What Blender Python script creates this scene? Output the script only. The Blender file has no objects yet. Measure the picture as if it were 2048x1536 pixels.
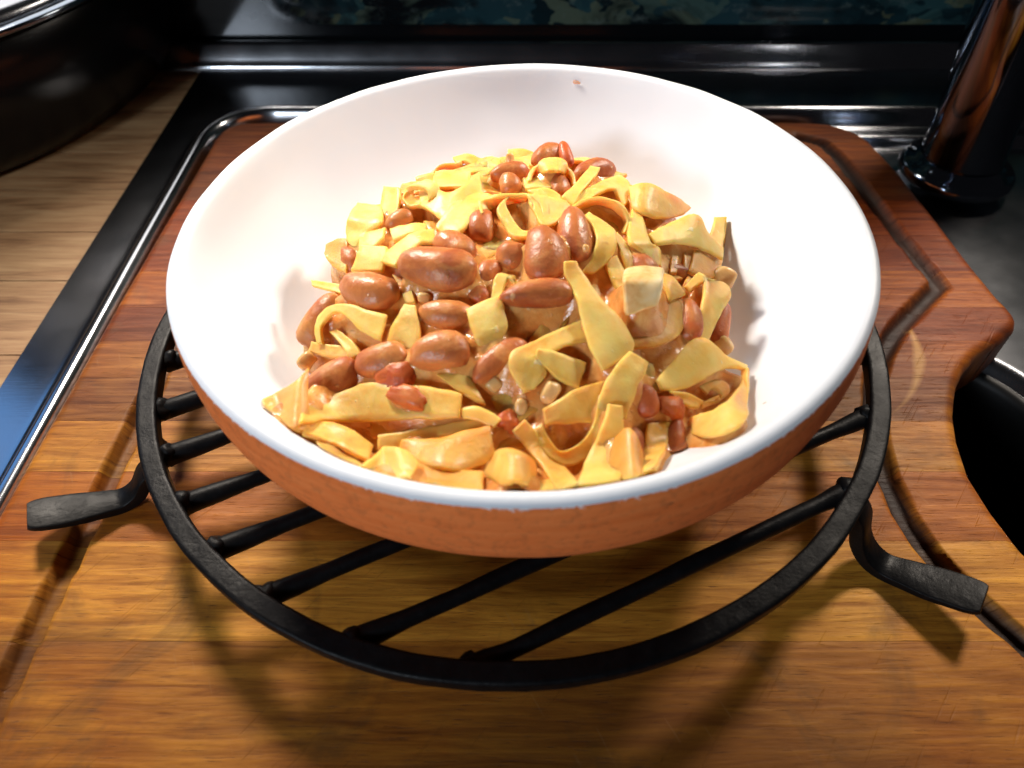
import bpy, bmesh, math, random
from mathutils import Vector, Matrix, noise
random.seed(7)
R = math.radians
S = bpy.context.scene
COL = S.collection

# ---------------------------------------------------------------- camera
cam_d = bpy.data.cameras.new('camera')
cam = bpy.data.objects.new('camera', cam_d); COL.objects.link(cam)
cam_d.sensor_width = 5.93
cam_d.lens = 5.93 * 1450 / 2048.0
cam_d.clip_start = 0.005; cam_d.clip_end = 20
cam.matrix_world = Matrix([[1.0, 0.0, -0.0, -0.002123], [0.0, 0.74312, -0.669158, -0.179466], [0.0, 0.669158, 0.74312, 0.198132], [0.0, 0.0, 0.0, 1.0]])
cam_d.dof.use_dof = True
cam_d.dof.focus_distance = 0.235
cam_d.dof.aperture_fstop = 2.0
S.camera = cam

# ---------------------------------------------------------------- world and lamps
w = bpy.data.worlds.new('World'); S.world = w; w.use_nodes = True
w.node_tree.nodes['Background'].inputs[0].default_value = (0.75, 0.72, 0.80, 1)
w.node_tree.nodes['Background'].inputs[1].default_value = 0.008
S.view_settings.view_transform = 'Standard'
S.view_settings.look = 'None'
S.view_settings.exposure = 0.18
S.view_settings.gamma = 1.0
def lamp(name, loc, target, energy, col, sx, sy):
    d = bpy.data.lights.new(name, 'AREA'); d.shape = 'RECTANGLE'; d.size = sx; d.size_y = sy
    d.energy = energy; d.color = col
    o = bpy.data.objects.new(name, d); COL.objects.link(o); o.location = loc
    o.rotation_euler = (Vector(target) - Vector(loc)).to_track_quat('-Z', 'Y').to_euler()
    return o
def spot(name, loc, target, energy, col, angle, blend, rad):
    d = bpy.data.lights.new(name, 'SPOT'); d.spot_size = R(angle); d.spot_blend = blend; d.shadow_soft_size = rad
    d.energy = energy; d.color = col
    o = bpy.data.objects.new(name, d); COL.objects.link(o); o.location = loc
    o.rotation_euler = (Vector(target) - Vector(loc)).to_track_quat('-Z', 'Y').to_euler()
    return o
spot('cabinet_spot_left', (-0.22, 0.24, 0.32), (-0.02, -0.05, 0.03), 10.0, (1.0, 0.885, 0.755), 74, 0.75, 0.042)
spot('cabinet_spot_right', (0.31, 0.24, 0.34), (0.05, -0.03, 0.03), 10.5, (1.0, 0.885, 0.755), 74, 0.75, 0.042)
lamp('room_lamp', (-0.58, -0.78, 0.47), (0.0, 0.02, 0.05), 4.8, (0.80, 0.90, 1.0), 0.20, 0.20)
lamp('flange_blue_fill', (-0.52, 0.275, 0.275), (-0.1, -0.5, 0.1), 0.42, (0.20, 0.48, 1.0), 0.36, 0.38)  # unseen blue panel added for the reflection on the sink flange
lamp('bead_highlight_fill', (-0.24, 0.272, 0.34), (-0.24, -0.6, 0.34), 0.40, (1.0, 0.97, 0.94), 0.12, 0.54)  # added panel, no real fitting: draws the long highlight on the sink bead

# ---------------------------------------------------------------- helpers
def tag(o, label=None, cat=None, group=None, kind=None):
    if label: o['label'] = label
    if cat: o['category'] = cat
    if group: o['group'] = group
    if kind: o['kind'] = kind
    return o
def empty(name, label, cat, group=None, loc=(0, 0, 0), rot=(0, 0, 0)):
    o = bpy.data.objects.new(name, None); COL.objects.link(o)
    o.location = loc; o.rotation_euler = rot; o.empty_display_size = 0.01
    return tag(o, label, cat, group)
def mesh_obj(name, verts, faces, mat, parent=None, smooth=True):
    me = bpy.data.meshes.new(name)
    me.from_pydata([tuple(v) for v in verts], [], faces); me.update()
    if smooth:
        for p in me.polygons: p.use_smooth = True
    if mat: me.materials.append(mat)
    o = bpy.data.objects.new(name, me); COL.objects.link(o)
    if parent: o.parent = parent
    return o
def fix_normals(o):
    bm = bmesh.new(); bm.from_mesh(o.data); bmesh.ops.recalc_face_normals(bm, faces=bm.faces); bm.to_mesh(o.data); bm.free()
    return o
def subsurf(o, n=1):
    m = o.modifiers.new('subdivision', 'SUBSURF'); m.levels = n; m.render_levels = n
    return o
def lathe(profile, seg=96, center=(0, 0, 0)):
    v, f = [], []
    n = len(profile)
    for i in range(seg):
        a = 2 * math.pi * i / seg
        for (r, z) in profile: v.append((center[0] + r * math.cos(a), center[1] + r * math.sin(a), center[2] + z))
    for i in range(seg):
        for k in range(n - 1):
            a, b = i * n + k, ((i + 1) % seg) * n + k
            f.append((a, b, b + 1, a + 1))
    return v, f
def catmull(P, per):
    out = []
    n = len(P)
    for i in range(n - 1):
        p0 = P[max(i - 1, 0)]; p1 = P[i]; p2 = P[i + 1]; p3 = P[min(i + 2, n - 1)]
        for k in range(per):
            t = k / per
            out.append([0.5 * (2 * b + (c - a) * t + (2 * a - 5 * b + 4 * c - d) * t * t + (3 * b - a - 3 * c + d) * t ** 3)
                        for a, b, c, d in zip(p0, p1, p2, p3)])
    out.append(list(P[-1]))
    return out
def smooth01(x, a, b):
    t = min(1, max(0, (x - a) / (b - a))); return t * t * (3 - 2 * t)

# ---------------------------------------------------------------- materials
class NT:
    def __init__(s, name):
        s.m = bpy.data.materials.new(name); s.m.use_nodes = True
        s.t = s.m.node_tree; s.b = s.t.nodes['Principled BSDF']
        s.co = s.t.nodes.new('ShaderNodeTexCoord')
    def n(s, typ, **kw):
        x = s.t.nodes.new(typ)
        for k, v in kw.items(): setattr(x, k, v)
        return x
    def l(s, a, b): s.t.links.new(a, b)
    def mapping(s, scale=(1, 1, 1), rot=(0, 0, 0), out='Object'):
        m = s.n('ShaderNodeMapping'); m.inputs['Scale'].default_value = scale; m.inputs['Rotation'].default_value = rot
        s.l(s.co.outputs[out], m.inputs['Vector']); return m.outputs[0]
    def rmapping(s, scale, rot):
        m = s.mapping((1, 1, 1), (0, 0, rot)); k = s.n('ShaderNodeMapping'); k.inputs['Scale'].default_value = scale
        s.l(m, k.inputs['Vector']); return k.outputs[0]
    def noise(s, vec, scale, detail=4, rough=0.55, dist=0.0):
        x = s.n('ShaderNodeTexNoise'); x.inputs['Scale'].default_value = scale
        x.inputs['Detail'].default_value = detail; x.inputs['Roughness'].default_value = rough
        x.inputs['Distortion'].default_value = dist
        s.l(vec, x.inputs['Vector']); return x.outputs['Fac']
    def ramp(s, fac, stops, interp='LINEAR'):
        x = s.n('ShaderNodeValToRGB'); r = x.color_ramp; r.interpolation = interp
        while len(r.elements) < len(stops): r.elements.new(0.5)
        for e, (p, c) in zip(r.elements, stops):
            e.position = p; e.color = (*c, 1) if len(c) == 3 else c
        s.l(fac, x.inputs[0]); return x.outputs[0]
    def mix(s, fac, a, b, mode='MIX'):
        x = s.n('ShaderNodeMix', data_type='RGBA', blend_type=mode)
        for sock, v in ((x.inputs[0], fac), (x.inputs[6], a), (x.inputs[7], b)):
            if isinstance(v, (int, float)): sock.default_value = v
            elif isinstance(v, tuple): sock.default_value = (*v, 1)
            else: s.l(v, sock)
        return x.outputs[2]
    def math(s, op, a, b=0.0, clamp=False):
        x = s.n('ShaderNodeMath', operation=op, use_clamp=clamp)
        for sock, v in ((x.inputs[0], a), (x.inputs[1], b)):
            if isinstance(v, (int, float)): sock.default_value = v
            else: s.l(v, sock)
        return x.outputs[0]
    def bump(s, h, strength, dist, prev=None):
        x = s.n('ShaderNodeBump'); x.inputs['Strength'].default_value = strength; x.inputs['Distance'].default_value = dist
        s.l(h, x.inputs['Height'])
        if prev: s.l(prev, x.inputs['Normal'])
        s.l(x.outputs[0], s.b.inputs['Normal']); return x.outputs[0]
    def set(s, **kw):
        for k, v in kw.items():
            sock = s.b.inputs[k.replace('_', ' ')]
            if isinstance(v, (int, float)): sock.default_value = v
            elif isinstance(v, tuple): sock.default_value = (*v, 1) if len(v) == 3 and sock.type == 'RGBA' else v
            else: s.l(v, sock)
        return s.m

BLK = (0, 0, 0); WHT = (1, 1, 1)
def info_color(t):
    i = t.n('ShaderNodeObjectInfo'); sp = t.n('ShaderNodeSeparateColor'); t.l(i.outputs['Color'], sp.inputs[0])
    return sp.outputs[0], sp.outputs[1], sp.outputs[2]

def mat_board():
    t = NT('oiled_board_wood')
    r, g, b = info_color(t)
    sh = t.n('ShaderNodeCombineXYZ'); t.l(r, sh.inputs[0]); t.l(g, sh.inputs[1])
    ad = t.n('ShaderNodeVectorMath', operation='MULTIPLY_ADD'); t.l(sh.outputs[0], ad.inputs[0])
    ad.inputs[1].default_value = (3, 3, 3); t.l(t.co.outputs['Object'], ad.inputs[2])
    def mp(scale, rot=(0, 0, 0)):
        m = t.n('ShaderNodeMapping'); m.inputs['Scale'].default_value = scale; m.inputs['Rotation'].default_value = rot
        t.l(ad.outputs[0], m.inputs['Vector']); return m.outputs[0]
    grain = t.noise(mp((6, 75, 6)), 4.2, 7, 0.62, 0.8)
    fine = t.noise(mp((22, 330, 22)), 3.4, 5, 0.75)
    blot = t.noise(t.mapping((1, 1, 1)), 16, 4, 0.6, 0.4)
    c = t.ramp(grain, [(0.30, (0.115, 0.025, 0.003)), (0.50, (0.25, 0.070, 0.007)), (0.72, (0.40, 0.145, 0.015))])
    # pale, cut and washed middle of the board, dark oiled edges
    sx = t.n('ShaderNodeSeparateXYZ'); t.l(t.co.outputs['Object'], sx.inputs[0])
    dx = t.math('MULTIPLY', t.math('ADD', sx.outputs[0], 0.0), 1 / 0.20)
    dy = t.math('MULTIPLY', t.math('ADD', sx.outputs[1], 0.075), 1 / 0.125)
    d = t.math('ADD', t.math('MULTIPLY', dx, dx), t.math('MULTIPLY', dy, dy))
    wear = t.math('ADD', t.math('SUBTRACT', 1.15, d), t.math('MULTIPLY', t.math('SUBTRACT', blot, 0.5), 2.2), True)
    wear = t.math('MULTIPLY', wear, 0.78)
    pale = t.ramp(grain, [(0.3, (0.27, 0.105, 0.012)), (0.7, (0.62, 0.315, 0.045))])
    c = t.mix(wear, c, pale)
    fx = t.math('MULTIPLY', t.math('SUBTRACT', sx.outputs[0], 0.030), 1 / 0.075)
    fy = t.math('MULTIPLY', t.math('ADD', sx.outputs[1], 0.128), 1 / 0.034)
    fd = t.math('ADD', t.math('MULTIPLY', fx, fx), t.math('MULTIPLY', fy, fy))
    front_dark = t.math('ADD', t.math('SUBTRACT', 1.1, fd), t.math('MULTIPLY', t.math('SUBTRACT', blot, 0.5), 2.6), True)
    c = t.mix(t.math('MULTIPLY', front_dark, 0.55), c, (0.085, 0.030, 0.008))  # darker brown patch at the front middle, ragged outline
    # stave to stave difference
    c = t.mix(1.0, c, t.ramp(b, [(0.0, (0.30, 0.24, 0.20)), (0.35, (0.66, 0.56, 0.50)), (0.7, (1.0, 1.0, 1.0)), (1.0, (1.32, 1.36, 1.25))]), 'MULTIPLY')
    c = t.mix(t.ramp(g, [(0.35, WHT), (0.65, BLK)]), c, t.mix(1.0, c, (1.02, 0.72, 0.50), 'MULTIPLY'))
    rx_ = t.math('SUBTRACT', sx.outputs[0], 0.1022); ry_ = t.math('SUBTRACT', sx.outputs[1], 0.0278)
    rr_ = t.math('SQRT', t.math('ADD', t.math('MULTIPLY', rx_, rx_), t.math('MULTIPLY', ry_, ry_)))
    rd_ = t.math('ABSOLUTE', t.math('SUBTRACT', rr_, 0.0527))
    caustic = t.math('SUBTRACT', t.math('SUBTRACT', 1.6, t.math('MULTIPLY', rd_, 520.0)), t.math('MULTIPLY', t.math('ABSOLUTE', t.math('SUBTRACT', sx.outputs[1], 0.011)), 52.0), True)
    caustic = t.math('MULTIPLY', caustic, t.math('GREATER_THAN', rx_, 0.0))
    c = t.mix(t.math('MULTIPLY', caustic, 0.75), c, (0.46, 0.245, 0.075))  # bright caustic arc painted into the wood colour
    # open pores: short dark dashes along the grain
    pore = t.ramp(t.noise(mp((70, 1500, 70)), 1.6, 3, 0.6), [(0.62, BLK), (0.68, WHT)])
    c = t.mix(t.math('MULTIPLY', pore, 0.62), c, (0.06, 0.02, 0.008))
    c = t.mix(t.math('MULTIPLY', t.ramp(fine, [(0.44, BLK), (0.72, WHT)]), 0.26), c, (0.055, 0.018, 0.005))
    # knife scratches: two diagonal directions, pale and dark
    k1 = t.ramp(t.noise(t.rmapping((420, 22, 1), R(38)), 1.5, 2, 0.5), [(0.66, BLK), (0.70, WHT)])
    k2 = t.ramp(t.noise(t.rmapping((420, 26, 1), R(-27)), 1.7, 2, 0.5), [(0.69, BLK), (0.72, WHT)])
    c = t.mix(t.math('MULTIPLY', k1, 0.10), c, (0.06, 0.025, 0.010))
    c = t.mix(t.math('MULTIPLY', k2, 0.14), c, (0.36, 0.21, 0.09))
    # grey-green damp stains
    st = t.ramp(t.noise(t.mapping((1, 1, 1)), 24, 5, 0.65, 1.0), [(0.55, BLK), (0.72, WHT)])
    c = t.mix(t.math('MULTIPLY', st, 0.55), c, (0.065, 0.036, 0.014))
    ra = t.n('ShaderNodeAttribute', attribute_name='groove_dark')
    rs = t.math('MULTIPLY', ra.outputs['Fac'], t.math('ADD', 0.58, t.math('MULTIPLY', blot, 0.75)), True)
    c = t.mix(rs, c, (0.016, 0.008, 0.006))  # near-black tone along the groove, stronger on the right
    h = t.math('SUBTRACT', t.math('ADD', t.math('MULTIPLY', fine, 0.5), grain), t.math('ADD', t.math('MULTIPLY', pore, 0.8), t.math('MULTIPLY', k1, 0.6)))
    t.bump(h, 0.35, 0.0006)
    rg = t.ramp(grain, [(0.3, (0.62,) * 3), (0.7, (0.46,) * 3)])
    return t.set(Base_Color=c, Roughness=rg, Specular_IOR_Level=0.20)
def mat_counter():
    t = NT('oak_worktop')
    g = t.noise(t.mapping((5, 55, 5)), 3.0, 7, 0.65, 0.5)
    g2 = t.noise(t.mapping((20, 420, 20)), 2.0, 3, 0.6)
    c = t.ramp(g, [(0.28, (0.11, 0.045, 0.018)), (0.45, (0.30, 0.165, 0.075)), (0.70, (0.44, 0.28, 0.14))])
    c = t.mix(t.math('MULTIPLY', t.ramp(g2, [(0.5, BLK), (0.7, WHT)]), 0.45), c, (0.12, 0.055, 0.022))
    t.bump(g2, 0.2, 0.0004)
    return t.set(Base_Color=c, Roughness=0.5)
def mat_iron():
    t = NT('forged_black_iron')
    n1 = t.noise(t.mapping((1, 1, 1)), 260, 5, 0.65)
    n2 = t.noise(t.mapping((1, 1, 1)), 60, 4, 0.6)
    c = t.ramp(n1, [(0.35, (0.0025, 0.0025, 0.003)), (0.7, (0.006, 0.006, 0.007))])
    t.bump(t.math('ADD', n1, t.math('MULTIPLY', n2, 2)), 0.5, 0.0005)
    return t.set(Base_Color=c, Roughness=t.ramp(n2, [(0.3, (0.38,) * 3), (0.7, (0.56,) * 3)]), Specular_IOR_Level=0.14)
def mat_terracotta():
    t = NT('terracotta')
    n1 = t.noise(t.mapping((1, 1, 1)), 420, 4, 0.6)
    n2 = t.noise(t.mapping((10, 10, 90)), 5, 5, 0.65, 0.6)
    c = t.ramp(n2, [(0.3, (0.80, 0.185, 0.038)), (0.7, (0.88, 0.255, 0.068))])
    c = t.mix(t.math('MULTIPLY', t.ramp(n1, [(0.35, WHT), (0.5, BLK)]), 0.25), c, (0.20, 0.07, 0.03))
    # ragged glaze edge creeping over the lip
    sx = t.n('ShaderNodeSeparateXYZ'); t.l(t.co.outputs['Object'], sx.inputs[0])
    ed = t.math('ADD', t.math('MULTIPLY', t.math('SUBTRACT', sx.outputs[2], 0.0720), 800.0),
                t.math('MULTIPLY', t.math('SUBTRACT', t.noise(t.mapping((1, 1, 1)), 700, 4, 0.7), 0.5), 4.6))
    gl = t.ramp(ed, [(0.30, BLK), (0.55, WHT)])
    c = t.mix(gl, c, (0.86, 0.85, 0.85))
    # dark kiln mark on the front
    k = t.n('ShaderNodeVectorMath', operation='DISTANCE'); t.l(t.co.outputs['Object'], k.inputs[0]); k.inputs[1].default_value = (0.0305, -0.0955, 0.0672)
    km = t.math('ADD', t.math('MULTIPLY', k.outputs['Value'], 260.0), t.math('MULTIPLY', t.noise(t.mapping((160, 160, 500)), 2.2, 3, 0.6), 1.2))
    c = t.mix(t.ramp(km, [(0.72, WHT), (0.95, BLK)]), c, (0.03, 0.02, 0.018))
    t.bump(t.math('ADD', n1, t.math('MULTIPLY', n2, 1.4)), 0.35, 0.0004)
    return t.set(Base_Color=c, Roughness=t.mix(gl, (0.8, 0.8, 0.8), (0.3, 0.3, 0.3)), Specular_IOR_Level=0.3)
def mat_glaze():
    t = NT('white_glaze')
    v = t.n('ShaderNodeTexVoronoi'); v.inputs['Scale'].default_value = 75; t.l(t.mapping((1, 1, 1)), v.inputs['Vector'])
    pick = t.math('GREATER_THAN', t.noise(t.mapping((1, 1, 1)), 31, 1), 0.60)
    sp = t.math('MULTIPLY', t.ramp(v.outputs['Distance'], [(0.030, WHT), (0.055, BLK)]), pick)
    c = t.mix(t.math('MULTIPLY', sp, 0.6), (0.745, 0.790, 0.865), (0.16, 0.12, 0.11))
    wv = t.noise(t.mapping((1, 1, 3)), 38, 3, 0.5)
    t.bump(wv, 0.12, 0.0012)
    return t.set(Base_Color=c, Roughness=0.42, Specular_IOR_Level=0.22)
def mat_pasta():
    t = NT('egg_pasta')
    r, g, b = info_color(t)
    n1 = t.noise(t.mapping((1, 1, 1)), 130, 5, 0.6)
    n2 = t.noise(t.mapping((1, 1, 1)), 60, 4, 0.6, 0.5)
    n3 = t.noise(t.mapping((1, 1, 1)), 420, 3, 0.6)
    c = t.ramp(n1, [(0.3, (0.96, 0.485, 0.074)), (0.7, (0.97, 0.635, 0.195))])
    # sauce coat: how much of the piece is coated comes from the piece itself
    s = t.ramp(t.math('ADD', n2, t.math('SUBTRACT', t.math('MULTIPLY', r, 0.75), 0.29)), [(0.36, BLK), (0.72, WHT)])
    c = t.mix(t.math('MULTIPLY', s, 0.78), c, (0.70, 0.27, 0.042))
    sp = t.ramp(t.noise(t.mapping((1, 1, 1)), 210, 2, 0.5), [(0.69, BLK), (0.76, WHT)])
    c = t.mix(t.math('MULTIPLY', sp, 0.45), c, (0.66, 0.22, 0.035))
    bits = t.ramp(t.noise(t.mapping((1, 1, 1)), 330, 2, 0.5), [(0.70, BLK), (0.75, WHT)])
    c = t.mix(t.math('MULTIPLY', bits, 0.6), c, (0.86, 0.72, 0.45))
    sb = t.math('MULTIPLY', s, t.noise(t.mapping((1, 1, 1)), 300, 4, 0.65))
    t.bump(t.math('ADD', t.math('ADD', t.math('MULTIPLY', sb, 1.6), t.math('MULTIPLY', n1, 1.2)), t.math('ADD', t.math('MULTIPLY', n3, 0.45), t.math('MULTIPLY', bits, 0.6))), 0.40, 0.0007)
    rg = t.ramp(n2, [(0.35, (0.58,) * 3), (0.65, (0.42,) * 3)])
    return t.set(Base_Color=c, Roughness=rg, Specular_IOR_Level=0.5, Subsurface_Weight=0.6,
                 Subsurface_Radius=(0.0050, 0.0020, 0.0005), Subsurface_Scale=1.0,
                 Coat_Weight=t.math('MULTIPLY', s, 0.16), Coat_Roughness=0.22)
def mat_bean():
    t = NT('bean_skin')
    r, g, b = info_color(t)
    n1 = t.noise(t.mapping((1, 1, 1)), 75, 5, 0.62, 0.5)
    n2 = t.noise(t.mapping((1, 1, 1)), 480, 3, 0.6)
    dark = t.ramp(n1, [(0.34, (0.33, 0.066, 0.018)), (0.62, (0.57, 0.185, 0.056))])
    pale = t.ramp(n1, [(0.36, (0.40, 0.100, 0.022)), (0.62, (0.64, 0.27, 0.075))])
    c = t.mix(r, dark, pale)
    c = t.mix(g, c, t.ramp(n1, [(0.3, (0.46, 0.060, 0.014)), (0.7, (0.62, 0.16, 0.036))]))
    film = t.ramp(t.noise(t.mapping((1, 1, 1)), 110, 4, 0.6, 0.6), [(0.50, BLK), (0.66, WHT)])
    c = t.mix(t.math('MULTIPLY', film, 0.55), c, (0.70, 0.34, 0.11))
    bits = t.ramp(t.noise(t.mapping((1, 1, 1)), 300, 2, 0.5), [(0.70, BLK), (0.75, WHT)])
    c = t.mix(t.math('MULTIPLY', bits, 0.5), c, (0.74, 0.48, 0.22))
    t.bump(t.math('ADD', t.math('MULTIPLY', n1, 1.3), t.math('ADD', t.math('MULTIPLY', n2, 0.7), bits)), 0.55, 0.0007)
    return t.set(Base_Color=c, Roughness=t.ramp(n1, [(0.3, (0.48,) * 3), (0.7, (0.28,) * 3)]), Specular_IOR_Level=0.42,
                 Subsurface_Weight=0.30, Subsurface_Radius=(0.0022, 0.0008, 0.0004), Subsurface_Scale=1.0)
def mat_onion():
    t = NT('cooked_onion')
    n1 = t.noise(t.mapping((1, 1, 1)), 220, 4, 0.6)
    c = t.ramp(n1, [(0.3, (0.66, 0.34, 0.10)), (0.65, (0.80, 0.56, 0.26))])
    t.bump(n1, 0.3, 0.0006)
    return t.set(Base_Color=c, Roughness=0.25, Subsurface_Weight=0.5, Subsurface_Radius=(0.003, 0.002, 0.001), Subsurface_Scale=1.0)
def mat_potato():
    t = NT('boiled_potato')
    n1 = t.noise(t.mapping((1, 1, 1)), 120, 5, 0.6, 0.4)
    n2 = t.noise(t.mapping((1, 1, 1)), 700, 3, 0.6)
    c = t.ramp(n1, [(0.38, (0.78, 0.40, 0.10)), (0.54, (0.90, 0.64, 0.29)), (0.7, (0.92, 0.73, 0.43))])
    t.bump(t.math('ADD', n1, t.math('MULTIPLY', n2, 0.4)), 0.3, 0.0006)
    return t.set(Base_Color=c, Roughness=0.42, Subsurface_Weight=0.3, Subsurface_Radius=(0.003, 0.002, 0.001), Subsurface_Scale=1.0)
def mat_sauce():
    t = NT('bean_sauce')
    n1 = t.noise(t.mapping((1, 1, 1)), 120, 5, 0.65, 0.4)
    c = t.ramp(n1, [(0.30, (0.52, 0.170, 0.034)), (0.48, (0.68, 0.29, 0.072)), (0.68, (0.80, 0.48, 0.170))])
    lumps = t.ramp(t.noise(t.mapping((1, 1, 1)), 330, 3, 0.5), [(0.60, BLK), (0.72, WHT)])
    c = t.mix(t.math('MULTIPLY', lumps, 0.6), c, (0.82, 0.56, 0.26))
    t.bump(t.math('ADD', n1, t.math('MULTIPLY', lumps, 0.5)), 0.6, 0.0012)
    return t.set(Base_Color=c, Roughness=0.18, Subsurface_Weight=0.15, Subsurface_Radius=(0.002, 0.0008, 0.0003), Subsurface_Scale=1.0)
def mat_steel(name, rough, col=(0.50, 0.51, 0.53), brush=(1, 1, 1)):
    t = NT(name)
    n = t.noise(t.mapping(brush), 60, 4, 0.6)
    n2 = t.noise(t.mapping((1, 1, 1)), 18, 4, 0.6)
    t.bump(n, 0.06, 0.0003)
    return t.set(Base_Color=col, Metallic=1.0, Roughness=t.ramp(n2, [(0.3, (rough,) * 3), (0.7, (rough * 1.5,) * 3)]))
def mat_plain(name, col, rough, spec=0.5, metallic=0.0):
    t = NT(name); n = t.noise(t.mapping((1, 1, 1)), 140, 4, 0.6)
    c = t.ramp(n, [(0.3, tuple(v * 0.85 for v in col)), (0.7, tuple(min(1, v * 1.12) for v in col))])
    return t.set(Base_Color=c, Roughness=rough, Specular_IOR_Level=spec, Metallic=metallic)
def mat_splash():
    t = NT('printed_glass_splashback')
    m = t.mapping((1.0, 1.0, 1.6))
    n1 = t.noise(m, 16, 6, 0.62, 1.2)
    v = t.n('ShaderNodeTexVoronoi'); v.inputs['Scale'].default_value = 26; v.distance = 'MANHATTAN'
    wv = t.n('ShaderNodeMix', data_type='VECTOR'); wv.inputs[0].default_value = 0.12
    nz = t.n('ShaderNodeTexNoise'); nz.inputs['Scale'].default_value = 30; t.l(m, nz.inputs['Vector'])
    t.l(m, wv.inputs[4]); t.l(nz.outputs['Color'], wv.inputs[5]); t.l(wv.outputs[1], v.inputs['Vector'])
    hs = t.ramp(v.outputs['Color'], [(0.15, (0.003, 0.009, 0.012)), (0.40, (0.014, 0.046, 0.058)), (0.62, (0.034, 0.086, 0.086)), (0.85, (0.085, 0.105, 0.065))])
    c = t.mix(t.ramp(n1, [(0.36, WHT), (0.54, BLK)]), hs, (0.004, 0.008, 0.010))
    c = t.mix(t.math('MULTIPLY', t.ramp(t.noise(m, 90, 5, 0.7), [(0.56, BLK), (0.72, WHT)]), 0.5), c, (0.12, 0.17, 0.16))
    sx = t.n('ShaderNodeSeparateXYZ'); t.l(t.co.outputs['Object'], sx.inputs[0])
    fd_ = t.math('MULTIPLY', t.math('ADD', t.math('ADD', sx.outputs[0], 0.135), t.math('MULTIPLY', t.math('SUBTRACT', n1, 0.5), 0.25)), 16.0, True)
    lo = t.math('MULTIPLY', t.math('GREATER_THAN', sx.outputs[2], 0.0135), fd_)
    c = t.mix(lo, (0.003, 0.004, 0.005), c)
    return t.set(Base_Color=c, Roughness=0.10, Specular_IOR_Level=0.18)

M_BOARD = mat_board(); M_COUNTER = mat_counter(); M_IRON = mat_iron(); M_TERRA = mat_terracotta()
M_GLAZE = mat_glaze(); M_PASTA = mat_pasta(); M_BEAN = mat_bean(); M_ONION = mat_onion(); M_SAUCE = mat_sauce(); M_POTATO = mat_potato()
M_STEEL = mat_steel('brushed_steel', 0.15, (0.42, 0.43, 0.46), (1, 40, 1))
M_CHROME = mat_steel('chrome', 0.07, (0.28, 0.32, 0.38))
M_PAN = mat_plain('black_enamel', (0.004, 0.004, 0.004), 0.25, 0.25)
M_BASIN = mat_plain('black_basin', (0.004, 0.004, 0.004), 0.5, 0.2)
M_SPLASH = mat_splash()

# ---------------------------------------------------------------- the sink and the wall, in their own level frame
SINK_ROT = (0, 0, 0)
TILT = -0.026      # the trivet stands a touch out of level, and the bowl with it
_p = Vector((0, 0, 0.073)); _r = Matrix.Rotation(TILT, 4, 'Y')
SEAT = Matrix.Translation(_p) @ _r @ Matrix.Translation(-_p)
def seat(o):
    o.matrix_world = SEAT.copy(); return o
X0, YB, RC = -0.1705, 0.2155, 0.034      # bead line: left x, back y, corner radius
def bead_dist(x, y):                     # > 0 inside the bead
    a, b = x - X0, YB - y
    if a < RC and b < RC:
        return RC - math.hypot(RC - a, RC - b)
    return min(a, b)
BX0, BX1, BY0, BY1, BR = 0.015, 0.2075, -0.24, 0.036, 0.045
def basin_in(x, y):
    cx, cy = (BX0 + BX1) / 2, (BY0 + BY1) / 2
    qx, qy = abs(x - cx) - (BX1 - BX0) / 2 + BR, abs(y - cy) - (BY1 - BY0) / 2 + BR
    return math.hypot(max(qx, 0), max(qy, 0)) + min(max(qx, qy), 0) - BR
def sink_z(x, y):
    d = bead_dist(x, y)
    z = -0.0095 + 0.0068 * math.exp(-(abs(d) / 0.0052) ** 2.6)
    deck = smooth01(x, 0.150, 0.178)
    z += -0.0165 * smooth01(d, 0.003, 0.013) * (1 - deck)
    z += deck * (-0.003 * smooth01(d, 0.003, 0.008) - 0.006 * smooth01(d, 0.0165, 0.0205))
    e = basin_in(x, y)
    z -= 0.006 * (1 - smooth01(e, -0.001, 0.008))
    return z
def axis(a, b, fine, f0, f1, coarse, g0=9, g1=9):
    out = []; x = a
    while x < b:
        out.append(x); x += fine if f0 <= x < f1 else 0.0011 if g0 <= x < g1 else coarse
    out.append(b); return out
sink = empty('sink', 'stainless steel kitchen sink and drainer under the wooden board', 'sink', rot=SINK_ROT)
xs = axis(-0.1985, 0.52, 0.0009, -0.186, -0.120, 0.004, 0.14, 0.225)
ys = axis(-0.42, 0.2755, 0.0009, 0.168, 0.232, 0.004, -0.08, 0.05)
vs = [(x, y, sink_z(x, y)) for y in ys for x in xs]
nx = len(xs); fs = []
for j in range(len(ys) - 1):
    for i in range(nx - 1):
        if basin_in((xs[i] + xs[i + 1]) / 2, (ys[j] + ys[j + 1]) / 2) > 0: fs.append((j * nx + i, j * nx + i + 1, (j + 1) * nx + i + 1, (j + 1) * nx + i))
mesh_obj('drainer_top', vs, fs, M_STEEL, sink)
bv, bf = [], []
NB = 64
def basin_ring(inset, z):
    out = []
    cx, cy = (BX0 + BX1) / 2, (BY0 + BY1) / 2; hx, hy = (BX1 - BX0) / 2 - inset, (BY1 - BY0) / 2 - inset; r = max(BR - inset, 0.005)
    for k in range(NB):
        q = k // 16; a = math.pi / 2 * q + math.pi / 2 * (k % 16) / 15
        sx = 1 if q in (0, 3) else -1; sy = 1 if q in (0, 1) else -1
        out.append((cx + sx * (hx - r) + r * math.cos(a), cy + sy * (hy - r) + r * math.sin(a), z))
    return out
rings = [basin_ring(-0.0025, -0.0232), basin_ring(-0.001, -0.0226), basin_ring(0.001, -0.0236), basin_ring(0.0025, -0.026), basin_ring(0.003, -0.034), basin_ring(0.006, -0.14), basin_ring(0.03, -0.165)]
for rg in rings: bv += rg
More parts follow.
